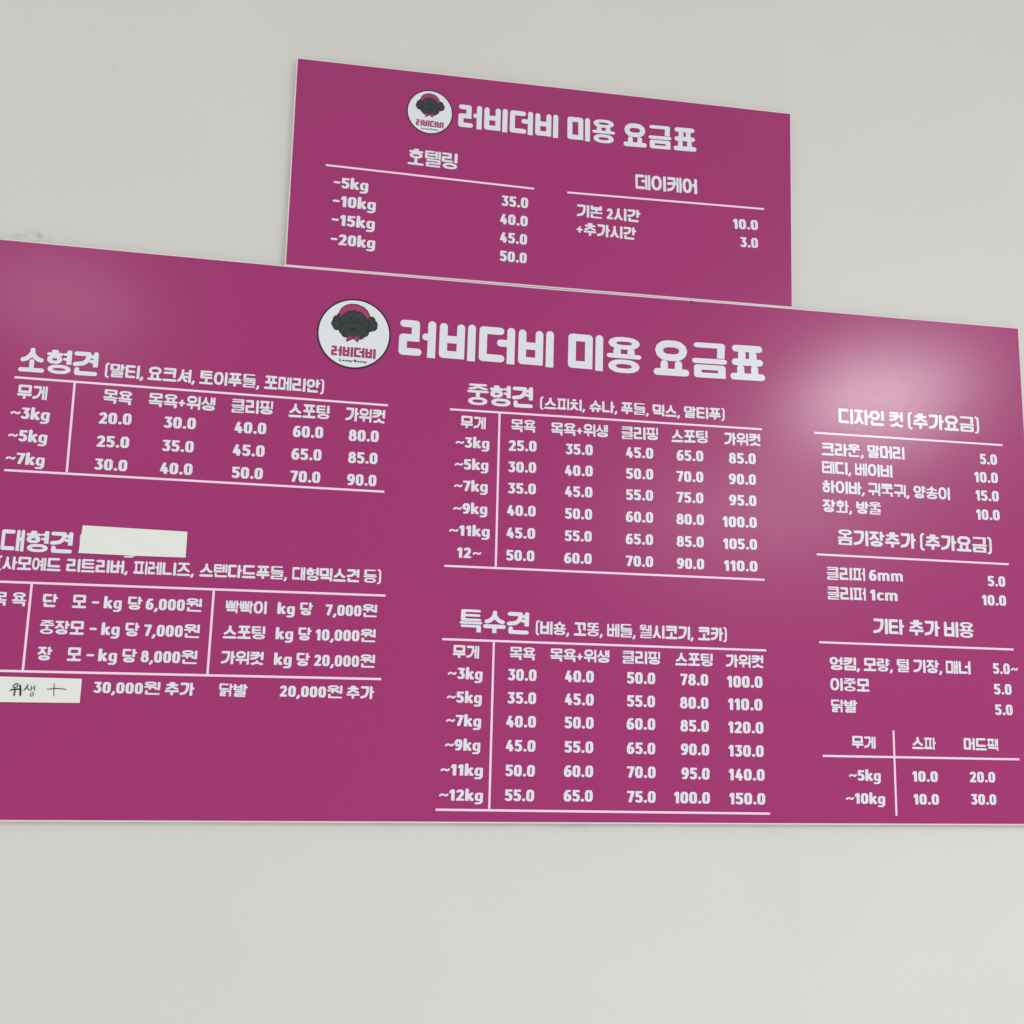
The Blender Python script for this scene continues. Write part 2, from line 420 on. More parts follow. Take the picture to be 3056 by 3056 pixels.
# latin / digits; unit height = cap height, (width, strokes)
RD = 0.125
def glyph_latin(ch):
    r = RD
    S = stroke_polys
    def box(pts, w, closed=False, sq=(), rx=0.116, ry=0.094):
        return S([(rx + a * (w - 2 * rx), ry + b * (1 - 2 * ry)) for a, b in pts], rx, ry, closed, sq)
    if ch == '0': return 0.60, box([(0.22, 1), (0.78, 1), (1, 0.82), (1, 0.18), (0.78, 0), (0.22, 0), (0, 0.18), (0, 0.82)], 0.58, True)
    if ch == '1': return 0.42, box([(0.0, 0.80), (0.55, 1.0), (1, 1.0)], 0.38) + box([(1, 1), (1, 0)], 0.38, False, (1,))
    if ch == '2': return 0.58, box([(0.02, 0.88), (0.28, 1), (0.74, 1), (0.96, 0.82), (0.92, 0.58), (0.04, 0.0), (1, 0)], 0.56, False, (5, 6))
    if ch == '3': return 0.57, box([(0.04, 1), (0.94, 1), (0.48, 0.58), (0.80, 0.52), (1, 0.34), (0.94, 0.12), (0.68, 0), (0.25, 0), (0.0, 0.08)], 0.56, False, (1,))
    if ch == '4': return 0.60, box([(0.52, 1), (0.02, 0.24), (1, 0.24)], 0.60) + box([(0.74, 0.52), (0.74, 0)], 0.60, False, (1,))
    if ch == '5': return 0.57, box([(0.92, 1), (0.10, 1), (0.06, 0.56), (0.65, 0.60), (0.98, 0.42), (0.96, 0.14), (0.70, 0), (0.25, 0), (0.0, 0.08)], 0.56, False, (0, 1))
    if ch == '6': return 0.59, box([(0.86, 1), (0.38, 0.98), (0.06, 0.66), (0, 0.20), (0.24, 0), (0.76, 0), (1, 0.18), (1, 0.40), (0.78, 0.56), (0.05, 0.54)], 0.58)
    if ch == '7': return 0.55, box([(0, 1), (1, 1), (0.34, 0)], 0.55, False, (0, 1))
    if ch == '8': return 0.59, box([(0.28, 1), (0.72, 1), (0.93, 0.84), (0.86, 0.62), (0.62, 0.54), (0.38, 0.54), (0.14, 0.62), (0.07, 0.84)], 0.58, True, rx=0.11, ry=0.088) + box([(0.3, 0.54), (0.7, 0.54), (1, 0.38), (1, 0.14), (0.76, 0), (0.24, 0), (0, 0.14), (0, 0.38)], 0.58, True, rx=0.11, ry=0.088)
    if ch == '9': return 0.59, box([(0.14, 0), (0.62, 0.02), (0.94, 0.34), (1, 0.80), (0.76, 1), (0.24, 1), (0, 0.82), (0, 0.60), (0.22, 0.44), (0.95, 0.46)], 0.58)
    if ch == '.': return 0.27, S([(0.13, 0.12), (0.131, 0.12)], 0.125, 0.125)
    if ch == ',': return 0.27, S([(0.15, 0.10), (0.14, 0.02), (0.06, -0.10)], 0.10, 0.10)
    if ch == '-': return 0.50, S([(0.13, 0.50), (0.38, 0.50)], 0.12, 0.098)
    if ch == '+': return 0.62, S([(0.11, 0.44), (0.49, 0.44)], 0.10, 0.085) + S([(0.30, 0.66), (0.30, 0.22)], 0.10, 0.085)
    if ch == '~': return 0.66, S([(0.10, 0.42), (0.18, 0.52), (0.30, 0.53), (0.42, 0.44), (0.53, 0.43), (0.60, 0.54)], 0.075, 0.075)
    if ch == '(': return 0.36, S([(0.28, 1.13), (0.15, 1.06), (0.11, 0.92), (0.11, 0.14), (0.15, -0.02), (0.28, -0.08)], 0.09, 0.075)
    if ch == ')': return 0.36, S([(0.08, 1.13), (0.21, 1.06), (0.25, 0.92), (0.25, 0.14), (0.21, -0.02), (0.08, -0.08)], 0.09, 0.075)
    if ch == 'k': return 0.60, S([(0.12, 1.0), (0.12, 0.10)], 0.12, 0.10, False, (1,)) + S([(0.46, 0.66), (0.16, 0.36)], 0.11, 0.10) + S([(0.28, 0.42), (0.47, 0.10)], 0.12, 0.10, False, (1,))
    if ch == 'g': return 0.60, S([(0.46, 0.66), (0.20, 0.66), (0.12, 0.56), (0.12, 0.20), (0.20, 0.10), (0.46, 0.12)], 0.105, 0.086) + S([(0.47, 0.66), (0.47, -0.06), (0.36, -0.20), (0.10, -0.20)], 0.105, 0.086)
    if ch == 'm': return 0.96, S([(0.12, 0.66), (0.12, 0.10)], 0.105, 0.086, False, (0, 1)) + S([(0.12, 0.60), (0.24, 0.67), (0.38, 0.67), (0.46, 0.58), (0.46, 0.10)], 0.105, 0.086, False, (4,)) + S([(0.46, 0.60), (0.60, 0.67), (0.72, 0.67), (0.81, 0.58), (0.81, 0.10)], 0.105, 0.086, False, (4,))
    if ch == 'c': return 0.52, S([(0.42, 0.64), (0.22, 0.66), (0.12, 0.54), (0.12, 0.22), (0.22, 0.10), (0.42, 0.12)], 0.105, 0.086)
    if ch == 'L': return 0.62, S([(0.14, 0.9), (0.12, 0.14), (0.46, 0.14)], 0.13, 0.13)
    if ch == 'D': return 0.66, S([(0.14, 0.86), (0.14, 0.14), (0.36, 0.16), (0.50, 0.36), (0.46, 0.66), (0.28, 0.84)], 0.13, 0.13, True)
    if ch == 'o': return 0.56, S([(0.20, 0.16), (0.36, 0.16), (0.42, 0.32), (0.34, 0.46), (0.20, 0.46), (0.14, 0.32)], 0.12, 0.12, True)
    if ch == 'v': return 0.54, S([(0.12, 0.50), (0.14, 0.20), (0.30, 0.14), (0.42, 0.20), (0.42, 0.50)], 0.12, 0.12)
    if ch == 'e': return 0.54, S([(0.14, 0.32), (0.42, 0.34), (0.32, 0.50), (0.16, 0.46), (0.13, 0.22), (0.26, 0.12), (0.42, 0.14)], 0.105, 0.105)
    if ch == 'y': return 0.56, S([(0.12, 0.50), (0.16, 0.22), (0.42, 0.22)], 0.12, 0.12) + S([(0.44, 0.50), (0.42, 0.02), (0.22, -0.14)], 0.12, 0.12)
    raise ValueError(ch)

CACHE = {}
def glyph(ch, mixed, wt=0.9):
    """(advance, vertices, faces) in units of the text height; in Korean words digits are a little lower than the syllable box"""
    key = (ch, mixed, wt)
    if key in CACHE: return CACHE[key]
    if ord(ch) >= 0xAC00:
        v, f = union(hangul(ch, wt)); adv, trail = 1.0, 0.045
    else:
        a, p = glyph_latin(ch)
        v, f = union(p)
        s = 0.84 if mixed else 1.0
        dy = 0.04 if mixed else 0.0
        v = [(x * s, y * s + dy) for x, y in v]
        adv, trail = a * s, 0.055
        if ch in '.,': trail = 0.04
    xs = [p[0] for p in v]
    CACHE[key] = (adv, trail, v, f, min(xs), max(xs))
    return CACHE[key]

def word(text, x0, z0, x1, z1, h, y, V, F, mixed=None, wt=0.9):
    """lay a word out so that its ink runs from (x0,z0) to (x1,z1)"""
    if mixed is None: mixed = any(ord(c) >= 0xAC00 for c in text)
    pen = 0.0; items = []
    for c in text:
        adv, tr, v, f, a, b = glyph(c, mixed, wt)
        items.append((pen - (a if ord(c) < 0xAC00 and not items else 0), v, f))
        if ord(c) < 0xAC00 and not items[:-1]: pen -= a
        pen += adv + tr + (0.04 if wt == 1.0 else 0.0)
    lo = min(p[0] + o for o, v, f in items for p in v)
    hi = max(p[0] + o for o, v, f in items for p in v)
    sx = math.hypot(x1 - x0, z1 - z0) / (hi - lo)
    ang = math.atan2(z1 - z0, x1 - x0)
    ca, sa = math.cos(ang), math.sin(ang)
    for o, v, f in items:
        s = len(V)
        for px_, py_ in v:
            a = (px_ + o - lo) * sx; b = py_ * h
            V.append((x0 + a * ca - b * sa, y, z0 + a * sa + b * ca))
        F += [[s + k for k in q] for q in f]

def flat(name, polys, m, y, parent):
    v, f = union(polys)
    return link(name, [(a, y, b) for a, b in v], f, m, parent)

# ------------------------------------------------------------------ data measured on the signs (metres on the wall plane)
TEXT = [
  ["s","title",[["러비더비",0.1564,2.6332,0.3363,2.6333,0.045]]],
  ["s","title",[["미용",0.3536,2.633,0.4416,2.6339,0.0456]]],
  ["s","title",[["요금표",0.4576,2.6327,0.5953,2.6366,0.0455]]],
  ["s","heading",[["호텔링",0.0708,2.5537,0.1573,2.5523,0.0304]]],
  ["s","weight",[["-5kg",-0.0536,2.4971,0.0055,2.4961,0.0191]]],
  ["s","weight",[["-10kg",-0.0533,2.463,0.0199,2.4621,0.0196]]],
  ["s","weight",[["-15kg",-0.0534,2.429,0.0199,2.4276,0.0195]]],
  ["s","weight",[["-20kg",-0.053,2.3941,0.0221,2.3928,0.0193]]],
  ["s","price",[["35.0",0.2377,2.4939,0.285,2.4939,0.0193]]],
  ["s","price",[["40.0",0.2359,2.4599,0.285,2.4597,0.0192]]],
  ["s","price",[["45.0",0.2366,2.4258,0.2847,2.4256,0.0191]]],
  ["s","price",[["50.0",0.2375,2.3916,0.2849,2.3913,0.019]]],
  ["s","heading",[["데이케어",0.4805,2.5514,0.5964,2.5539,0.0294]]],
  ["s","item",[["기본",0.373,2.4878,0.42,2.4879,0.0237],["2시간",0.4277,2.4879,0.4899,2.488,0.0238]]],
  ["s","item",[["+추가시간",0.373,2.454,0.482,2.454,0.0236]]],
  ["s","price",[["10.0",0.6642,2.4943,0.7121,2.4962,0.0191]]],
  ["s","price",[["3.0",0.6776,2.4604,0.7116,2.4613,0.019]]],
  ["b","title",[["러비더비",0.07,2.2072,0.3359,2.2064,0.065]]],
  ["b","title",[["미용",0.3616,2.2068,0.4928,2.2062,0.0649]]],
  ["b","title",[["요금표",0.5152,2.2075,0.7213,2.2106,0.0643]]],
  ["b","heading",[["소형견",-0.5254,2.1344,-0.4066,2.1348,0.0399]]],
  ["b","breeds",[["(말티,",-0.3951,2.1356,-0.3359,2.1351,0.0223],["요크셔,",-0.3292,2.1351,-0.2559,2.1345,0.0224],["토이푸들,",-0.2488,2.1344,-0.1537,2.1336,0.0226],["포메리안)",-0.1461,2.1335,-0.0495,2.1327,0.0228]]],
  ["b","column",[["무게",-0.523,2.0906,-0.4784,2.0903,0.0225]]],
  ["b","column",[["목욕",-0.3944,2.0927,-0.3502,2.0908,0.0224]]],
  ["b","column",[["목욕+위생",-0.3246,2.0912,-0.2211,2.0905,0.0226]]],
  ["b","column",[["클리핑",-0.1955,2.0901,-0.1295,2.0907,0.0229]]],
  ["b","column",[["스포팅",-0.1041,2.0888,-0.0383,2.0892,0.0231]]],
  ["b","column",[["가위컷",-0.0122,2.0888,0.0526,2.088,0.0232]]],
  ["b","weight",[["~3kg",-0.53,2.0585,-0.4717,2.0569,0.0182]]],
  ["b","weight",[["~5kg",-0.5299,2.0223,-0.4718,2.0208,0.018]]],
  ["b","weight",[["~7kg",-0.53,1.9859,-0.4722,1.9842,0.0179]]],
  ["b","price",[["20.0",-0.3972,2.058,-0.3479,2.0589,0.0184]]],
  ["b","price",[["30.0",-0.2979,2.0576,-0.2486,2.0584,0.0186]]],
  ["b","price",[["40.0",-0.1881,2.0566,-0.1378,2.0574,0.0187]]],
  ["b","price",[["60.0",-0.0951,2.0558,-0.0464,2.0568,0.0189]]],
  ["b","price",[["80.0",-0.0048,2.0551,0.0441,2.056,0.0191]]],
  ["b","price",[["25.0",-0.3972,2.0203,-0.3484,2.0209,0.0182]]],
  ["b","price",[["35.0",-0.2976,2.0195,-0.2491,2.0201,0.0184]]],
  ["b","price",[["45.0",-0.1883,2.0192,-0.1381,2.0198,0.0186]]],
  ["b","price",[["65.0",-0.0953,2.0181,-0.0471,2.0189,0.0188]]],
  ["b","price",[["85.0",-0.0039,2.0179,0.0437,2.0186,0.0189]]],
  ["b","price",[["30.0",-0.3975,1.9832,-0.3482,1.9833,0.0181]]],
  ["b","price",[["40.0",-0.2983,1.9828,-0.2484,1.9832,0.0183]]],
  ["b","price",[["50.0",-0.1871,1.9822,-0.1385,1.9826,0.0185]]],
  ["b","price",[["70.0",-0.0948,1.9811,-0.0471,1.9817,0.0186]]],
  ["b","price",[["90.0",-0.0038,1.981,0.0437,1.9815,0.0188]]],
  ["b","heading",[["대형견",-0.5228,1.8491,-0.4188,1.849,0.0335]]],
  ["b","breeds",[["(사모예드",-0.5244,1.8204,-0.4327,1.8207,0.0202],["리트리버,",-0.4245,1.8208,-0.3338,1.8212,0.0204],["피레니즈,",-0.3251,1.8212,-0.2341,1.8216,0.0206],["스텐다드푸들,",-0.2256,1.8216,-0.0904,1.8222,0.0208],["대형믹스견",-0.0822,1.8222,0.0237,1.8226,0.0211],["등)",0.0304,1.8227,0.0588,1.8228,0.0213]]],
  ["b","column",[["목",-0.526,1.7648,-0.5056,1.7649,0.0208],["욕",-0.4984,1.765,-0.4779,1.7651,0.0209]]],
  ["b","item",[["단",-0.4538,1.7652,-0.4321,1.7653,0.0204],["모",-0.4109,1.7653,-0.3902,1.7654,0.0204],["-",-0.3825,1.7655,-0.3712,1.7655,0.0205],["kg",-0.3645,1.7656,-0.338,1.7657,0.0205],["당",-0.3291,1.7657,-0.3075,1.7658,0.0206],["6,000원",-0.3025,1.7658,-0.2183,1.7662,0.0207]]],
  ["b","item",[["중장모",-0.4544,1.7243,-0.3898,1.7246,0.0209],["-",-0.3825,1.7246,-0.3713,1.7246,0.021],["kg",-0.3646,1.7247,-0.3377,1.7248,0.021],["당",-0.3294,1.7248,-0.3084,1.7249,0.0211],["7,000원",-0.3016,1.725,-0.2185,1.7253,0.0212]]],
  ["b","item",[["장",-0.4538,1.6844,-0.4326,1.6844,0.0207],["모",-0.411,1.6845,-0.3905,1.6846,0.0207],["-",-0.3832,1.6846,-0.3714,1.6846,0.0208],["kg",-0.3656,1.6847,-0.3382,1.6847,0.0208],["당",-0.3306,1.6848,-0.3091,1.6848,0.0209],["8,000원",-0.303,1.6849,-0.2193,1.6851,0.021]]],
  ["b","item",[["빡빡이",-0.1816,1.7659,-0.1186,1.7663,0.0203],["kg",-0.1019,1.7665,-0.075,1.7666,0.0204],["당",-0.0669,1.7667,-0.0467,1.7668,0.0205],["7,000원",-0.0268,1.767,0.0547,1.7675,0.0206]]],
  ["b","item",[["스포팅",-0.1829,1.7262,-0.1186,1.7266,0.0205],["kg",-0.1023,1.7267,-0.0752,1.7268,0.0206],["당",-0.0672,1.7269,-0.0467,1.727,0.0207],["10,000원",-0.0403,1.727,0.0542,1.7276,0.0208]]],
  ["b","item",[["가위컷",-0.1833,1.6865,-0.1187,1.6866,0.0206],["kg",-0.1024,1.6867,-0.0751,1.6868,0.0208],["당",-0.0677,1.6868,-0.047,1.6868,0.0208],["20,000원",-0.0403,1.6868,0.0551,1.6871,0.0209]]],
  ["b","item",[["30,000원",-0.3681,1.6369,-0.2708,1.6368,0.0198],["추가",-0.2637,1.6368,-0.2198,1.6367,0.0199]]],
  ["b","item",[["닭발",-0.183,1.6373,-0.1398,1.6364,0.0198]]],
  ["b","item",[["20,000원",-0.0904,1.6379,0.0062,1.638,0.02],["추가",0.0127,1.638,0.0562,1.6381,0.0201]]],
  ["b","heading",[["중형견",0.1887,2.1306,0.3018,2.1318,0.037]]],
  ["b","breeds",[["(스피치,",0.3143,2.1323,0.393,2.1328,0.0204],["슈나,",0.4007,2.1328,0.4503,2.1331,0.0206],["푸들,",0.4566,2.1331,0.5064,2.1334,0.0207],["믹스,",0.5134,2.1334,0.5628,2.1337,0.0208],["말티푸)",0.5705,2.1338,0.6448,2.1342,0.0209]]],
  ["b","column",[["무게",0.1792,2.0896,0.2217,2.0895,0.0212]]],
  ["b","column",[["목욕",0.2655,2.0885,0.3077,2.0894,0.0217]]],
  ["b","column",[["목욕+위생",0.3344,2.0873,0.4342,2.0895,0.0219]]],
  ["b","column",[["클리핑",0.4579,2.0884,0.5235,2.0901,0.0221]]],
  ["b","column",[["스포팅",0.5476,2.0886,0.6136,2.0906,0.0223]]],
  ["b","column",[["가위컷",0.6438,2.0898,0.7103,2.0914,0.0224]]],
  ["b","weight",[["~3kg",0.1719,2.0556,0.229,2.0563,0.0179]]],
  ["b","weight",[["~5kg",0.1717,2.0181,0.2285,2.019,0.0177]]],
  ["b","weight",[["~7kg",0.1717,1.9816,0.2284,1.9823,0.0176]]],
  ["b","weight",[["~9kg",0.1718,1.9435,0.2289,1.9443,0.0175]]],
  ["b","weight",[["~11kg",0.1664,1.9066,0.234,1.9068,0.0174]]],
  ["b","weight",[["12~",0.1806,1.8699,0.2212,1.8702,0.0172]]],
  ["b","price",[["25.0",0.2623,2.0552,0.31,2.0566,0.0183]]],
  ["b","price",[["30.0",0.2623,2.0184,0.3102,2.0197,0.0182]]],
  ["b","price",[["35.0",0.2629,1.982,0.3104,1.983,0.0181]]],
  ["b","price",[["40.0",0.262,1.9444,0.3109,1.9451,0.0179]]],
  ["b","price",[["45.0",0.2621,1.9066,0.3108,1.9074,0.0178]]],
  ["b","price",[["50.0",0.2628,1.869,0.3103,1.8696,0.0177]]],
  ["b","price",[["35.0",0.3605,2.0552,0.4078,2.0562,0.0185]]],
  ["b","price",[["40.0",0.3595,2.0181,0.4083,2.0194,0.0184]]],
  ["b","price",[["45.0",0.3602,1.982,0.4081,1.9827,0.0182]]],
  ["b","price",[["50.0",0.3611,1.9442,0.408,1.9447,0.0181]]],
  ["b","price",[["55.0",0.3615,1.9064,0.4078,1.907,0.018]]],
  ["b","price",[["60.0",0.3609,1.8688,0.4083,1.8693,0.0178]]],
  ["b","price",[["45.0",0.4661,2.0559,0.515,2.057,0.0187]]],
  ["b","price",[["50.0",0.4667,2.0189,0.5151,2.0201,0.0185]]],
  ["b","price",[["55.0",0.467,1.9821,0.5149,1.9831,0.0184]]],
  ["b","price",[["60.0",0.4669,1.9442,0.515,1.9448,0.0183]]],
  ["b","price",[["65.0",0.4669,1.906,0.5151,1.9067,0.0181]]],
  ["b","price",[["70.0",0.4675,1.8685,0.5152,1.869,0.018]]],
  ["b","price",[["65.0",0.5569,2.0563,0.6053,2.0576,0.0188]]],
  ["b","price",[["70.0",0.5569,2.0192,0.6051,2.0204,0.0187]]],
  ["b","price",[["75.0",0.5569,1.9825,0.6049,1.9835,0.0186]]],
  ["b","price",[["80.0",0.5565,1.9446,0.6057,1.9455,0.0184]]],
  ["b","price",[["85.0",0.5568,1.9062,0.6051,1.9068,0.0183]]],
  ["b","price",[["90.0",0.5571,1.8683,0.6056,1.8688,0.0182]]],
  ["b","price",[["85.0",0.652,2.0571,0.7015,2.0585,0.019]]],
  ["b","price",[["90.0",0.6516,2.0201,0.7013,2.0213,0.0188]]],
  ["b","price",[["95.0",0.6516,1.9827,0.7015,1.9838,0.0187]]],
  ["b","price",[["100.0",0.6395,1.9443,0.7016,1.9455,0.0186]]],
  ["b","price",[["105.0",0.6401,1.9059,0.7017,1.9072,0.0184]]],
  ["b","price",[["110.0",0.6411,1.8681,0.7018,1.8691,0.0183]]],
  ["b","heading",[["특수견",0.1887,1.7493,0.3034,1.748,0.0366]]],
  ["b","breeds",[["(비숑,",0.3152,1.7493,0.3714,1.7491,0.022],["꼬똥,",0.3793,1.7491,0.4282,1.749,0.0221],["베들,",0.4362,1.749,0.485,1.7488,0.0222],["웰시코기,",0.4921,1.7488,0.5859,1.7486,0.0223],["코카)",0.5941,1.7485,0.645,1.7484,0.0225]]],
  ["b","column",[["무게",0.1793,1.7069,0.2223,1.7066,0.0206]]],
  ["b","column",[["목욕",0.2727,1.7066,0.3155,1.7064,0.0208]]],
  ["b","column",[["목욕+위생",0.3403,1.7059,0.4404,1.7061,0.021]]],
  ["b","column",[["클리핑",0.4623,1.7058,0.5275,1.7058,0.0212]]],
  ["b","column",[["스포팅",0.554,1.7053,0.6197,1.7053,0.0213]]],
  ["b","column",[["가위컷",0.6429,1.7048,0.7097,1.7051,0.0215]]],
  ["b","weight",[["~3kg",0.1723,1.6735,0.2291,1.6726,0.0178]]],
  ["b","weight",[["~5kg",0.1722,1.6358,0.229,1.635,0.0176]]],
  ["b","weight",[["~7kg",0.1723,1.599,0.229,1.598,0.0175]]],
  ["b","weight",[["~9kg",0.1719,1.5607,0.2289,1.5602,0.0174]]],
  ["b","weight",[["~11kg",0.166,1.5221,0.2343,1.5212,0.0173]]],
  ["b","weight",[["~12kg",0.1654,1.4834,0.2355,1.4825,0.0171]]],
  ["b","price",[["30.0",0.2708,1.6731,0.3181,1.6731,0.0185]]],
  ["b","price",[["40.0",0.3655,1.6731,0.4143,1.6732,0.0187]]],
  ["b","price",[["50.0",0.4708,1.6731,0.5193,1.6732,0.0189]]],
  ["b","price",[["78.0",0.563,1.6727,0.6116,1.6731,0.019]]],
  ["b","price",[["100.0",0.6446,1.6714,0.7075,1.6718,0.0192]]],
  ["b","price",[["35.0",0.2709,1.636,0.3183,1.6362,0.0184]]],
  ["b","price",[["45.0",0.3659,1.636,0.4145,1.6359,0.0186]]],
  ["b","price",[["55.0",0.4711,1.6354,0.519,1.6355,0.0187]]],
  ["b","price",[["80.0",0.5623,1.6346,0.6117,1.6348,0.0189]]],
  ["b","price",[["110.0",0.6459,1.634,0.7069,1.6341,0.0191]]],
  ["b","price",[["40.0",0.2698,1.5985,0.3188,1.5986,0.0183]]],
  ["b","price",[["50.0",0.3665,1.5986,0.4149,1.5986,0.0184]]],
  ["b","price",[["60.0",0.4707,1.5984,0.5195,1.5985,0.0186]]],
  ["b","price",[["85.0",0.5629,1.5971,0.6121,1.5971,0.0188]]],
  ["b","price",[["120.0",0.6458,1.5962,0.708,1.5961,0.0189]]],
  ["b","price",[["45.0",0.2702,1.5605,0.3188,1.5604,0.0181]]],
  ["b","price",[["55.0",0.3669,1.5599,0.4148,1.5598,0.0183]]],
  ["b","price",[["65.0",0.4713,1.5594,0.5196,1.5593,0.0185]]],
  ["b","price",[["90.0",0.5634,1.559,0.6125,1.5588,0.0186]]],
  ["b","price",[["130.0",0.6461,1.5578,0.708,1.5578,0.0188]]],
  ["b","price",[["50.0",0.2706,1.5216,0.3187,1.5213,0.018]]],
  ["b","price",[["60.0",0.3666,1.5216,0.415,1.5215,0.0182]]],
  ["b","price",[["70.0",0.4719,1.5213,0.5203,1.5213,0.0183]]],
  ["b","price",[["95.0",0.5643,1.5203,0.6129,1.5199,0.0185]]],
  ["b","price",[["140.0",0.646,1.5194,0.709,1.5192,0.0186]]],
  ["b","price",[["55.0",0.2708,1.4831,0.3184,1.4828,0.0179]]],
  ["b","price",[["65.0",0.3667,1.4832,0.4149,1.483,0.018]]],
  ["b","price",[["75.0",0.4722,1.4823,0.5204,1.4821,0.0182]]],
  ["b","price",[["100.0",0.5516,1.4817,0.6133,1.4813,0.0183]]],
  ["b","price",[["150.0",0.6466,1.4807,0.7094,1.4805,0.0185]]],
  ["b","heading",[["디자인",0.8589,2.143,0.9467,2.1434,0.0282],["컷",0.9567,2.1434,0.9837,2.1435,0.0284],["(추가요금)",0.9932,2.1435,1.1344,2.144,0.0286]]],
  ["b","item",[["크라운,",0.8251,2.0825,0.9049,2.0833,0.0231],["말머리",0.9126,2.0834,0.9841,2.0841,0.0233]]],
  ["b","item",[["테디,",0.8249,2.0497,0.8799,2.0496,0.0227],["베이비",0.8876,2.0496,0.9593,2.0495,0.0229]]],
  ["b","item",[["하이바,",0.8245,2.015,0.9045,2.0148,0.0228],["귀툭귀,",0.9115,2.0148,0.9903,2.0147,0.023],["양송이",0.9986,2.0147,1.0697,2.0145,0.0232]]],
  ["b","item",[["장화,",0.8241,1.9805,0.8794,1.9806,0.0224],["방울",0.8878,1.9806,0.9351,1.9806,0.0225]]],
  ["b","heading",[["옴기장추가",0.8507,1.9235,0.9994,1.9228,0.0274],["(추가요금)",1.0076,1.9227,1.1471,1.922,0.0277]]],
  ["b","item",[["클리퍼",0.8284,1.8607,0.9005,1.8614,0.0226],["6mm",0.9078,1.8615,0.9718,1.8621,0.0228]]],
  ["b","item",[["클리퍼",0.8286,1.8264,0.9005,1.8269,0.0225],["1cm",0.9085,1.827,0.9604,1.8274,0.0226]]],
  ["b","price",[["5.0",1.1326,2.0849,1.1667,2.0854,0.0193]]],
  ["b","price",[["10.0",1.1196,2.0507,1.1666,2.0514,0.0192]]],
  ["b","price",[["15.0",1.1202,2.0169,1.1664,2.0173,0.0191]]],
  ["b","price",[["10.0",1.1197,1.9818,1.1663,1.9826,0.0189]]],
  ["b","price",[["5.0",1.1358,1.8619,1.1701,1.8622,0.0185]]],
  ["b","price",[["10.0",1.1226,1.8275,1.1698,1.828,0.0184]]],
  ["b","heading",[["기타",0.9122,1.7702,0.9708,1.7697,0.0269],["추가",0.9796,1.7697,1.0382,1.7692,0.027],["비용",1.0464,1.7691,1.1035,1.7686,0.0272]]],
  ["b","item",[["엉킴,",0.8299,1.7056,0.885,1.7054,0.0224],["모량,",0.8923,1.7054,0.9464,1.7053,0.0225],["털",0.9545,1.7052,0.9769,1.7052,0.0226],["기장,",0.985,1.7051,1.0394,1.705,0.0227],["매너",1.0468,1.705,1.094,1.7048,0.0228]]],
  ["b","item",[["이중모",0.83,1.6704,0.9019,1.6701,0.0218]]],
  ["b","item",[["닭발",0.8306,1.6344,0.8786,1.6339,0.0214]]],
  ["b","column",[["무게",0.8663,1.5752,0.9099,1.5746,0.0202]]],
  ["b","column",[["스파",0.977,1.5753,1.0215,1.5745,0.0204]]],
  ["b","column",[["머드팩",1.0742,1.5751,1.1395,1.5745,0.0206]]],
  ["b","weight",[["~5kg",0.8595,1.5213,0.9173,1.5209,0.0174]]],
  ["b","weight",[["~10kg",0.8528,1.4835,0.924,1.483,0.0173]]],
  ["b","price",[["5.0~",1.1372,1.7071,1.1859,1.7073,0.0185]]],
  ["b","price",[["5.0",1.1371,1.6713,1.1711,1.6715,0.0183]]],
  ["b","price",[["5.0",1.1374,1.6358,1.1709,1.6361,0.0182]]],
  ["b","price",[["10.0",0.9754,1.5207,1.0226,1.5206,0.0176]]],
  ["b","price",[["20.0",1.0827,1.5208,1.1306,1.5207,0.0177]]],
  ["b","price",[["10.0",0.976,1.4828,1.0231,1.4828,0.0174]]],
  ["b","price",[["30.0",1.083,1.4834,1.1305,1.4833,0.0176]]],
  ["b","item",[["(",-0.4081,1.8598,-0.401,1.8601,0.0209]]],
  ["b","item",[["g",-0.3415,1.8499,-0.3242,1.8501,0.0168]]]
]
RULES = [
  ["b",-0.5295,2.1241,0.0568,2.1196],
  ["b",-0.5296,1.9746,0.0574,1.9732],
  ["b",-0.5182,1.8012,0.067,1.8029],
  ["b",-0.5046,1.667,0.0665,1.6697],
  ["b",0.1603,2.1201,0.7138,2.1222],
  ["b",0.1606,1.8555,0.7141,1.8556],
  ["b",0.1613,1.7361,0.7152,1.7349],
  ["b",0.1609,1.4689,0.7176,1.4662],
  ["b",0.8111,2.1225,1.1794,2.1232],
  ["b",0.8107,1.9043,1.1786,1.9032],
  ["b",0.8116,1.752,1.179,1.7508],
  ["b",0.8131,1.5612,1.1787,1.5605],
  ["b",-0.439,2.122,-0.4377,1.9766],
  ["b",-0.4722,1.8,-0.4722,1.6679],
  ["b",-0.2016,1.8018,-0.2019,1.669],
  ["b",0.2449,2.1193,0.2457,1.8575],
  ["b",0.2461,1.7359,0.2463,1.4706],
  ["b",0.9437,1.6056,0.9438,1.4643],
  ["s",-0.0681,2.536,0.2951,2.5318],
  ["s",0.3553,2.5313,0.7239,2.5384]
]
SMALL = [[-0.1262,2.7285],[0.779,2.7346],[0.7744,2.3552],[-0.1237,2.3514]]
DISC = [[-0.0664,2.2347],[0.056,2.2404],[-0.0114,2.3003],[-0.0014,2.178]]
SDISC = [[0.0655,2.6529],[0.1464,2.6583],[0.1038,2.6974],[0.1097,2.614]]
ST1 = [[-0.4062,1.8939],[-0.2485,1.8915],[-0.2481,1.8505],[-0.4085,1.8503]]
ST2 = [[-0.5037,1.6583],[-0.3861,1.6583],[-0.3861,1.622],[-0.4998,1.6196]]
LOGOTEXT = [["x","word",[["러비더비",-0.0415,2.1987,0.0323,2.1977,0.0176]]],["x","latin",[["Lovey-Dovey",-0.0272,2.1898,0.0175,2.1896,0.0048]]]]
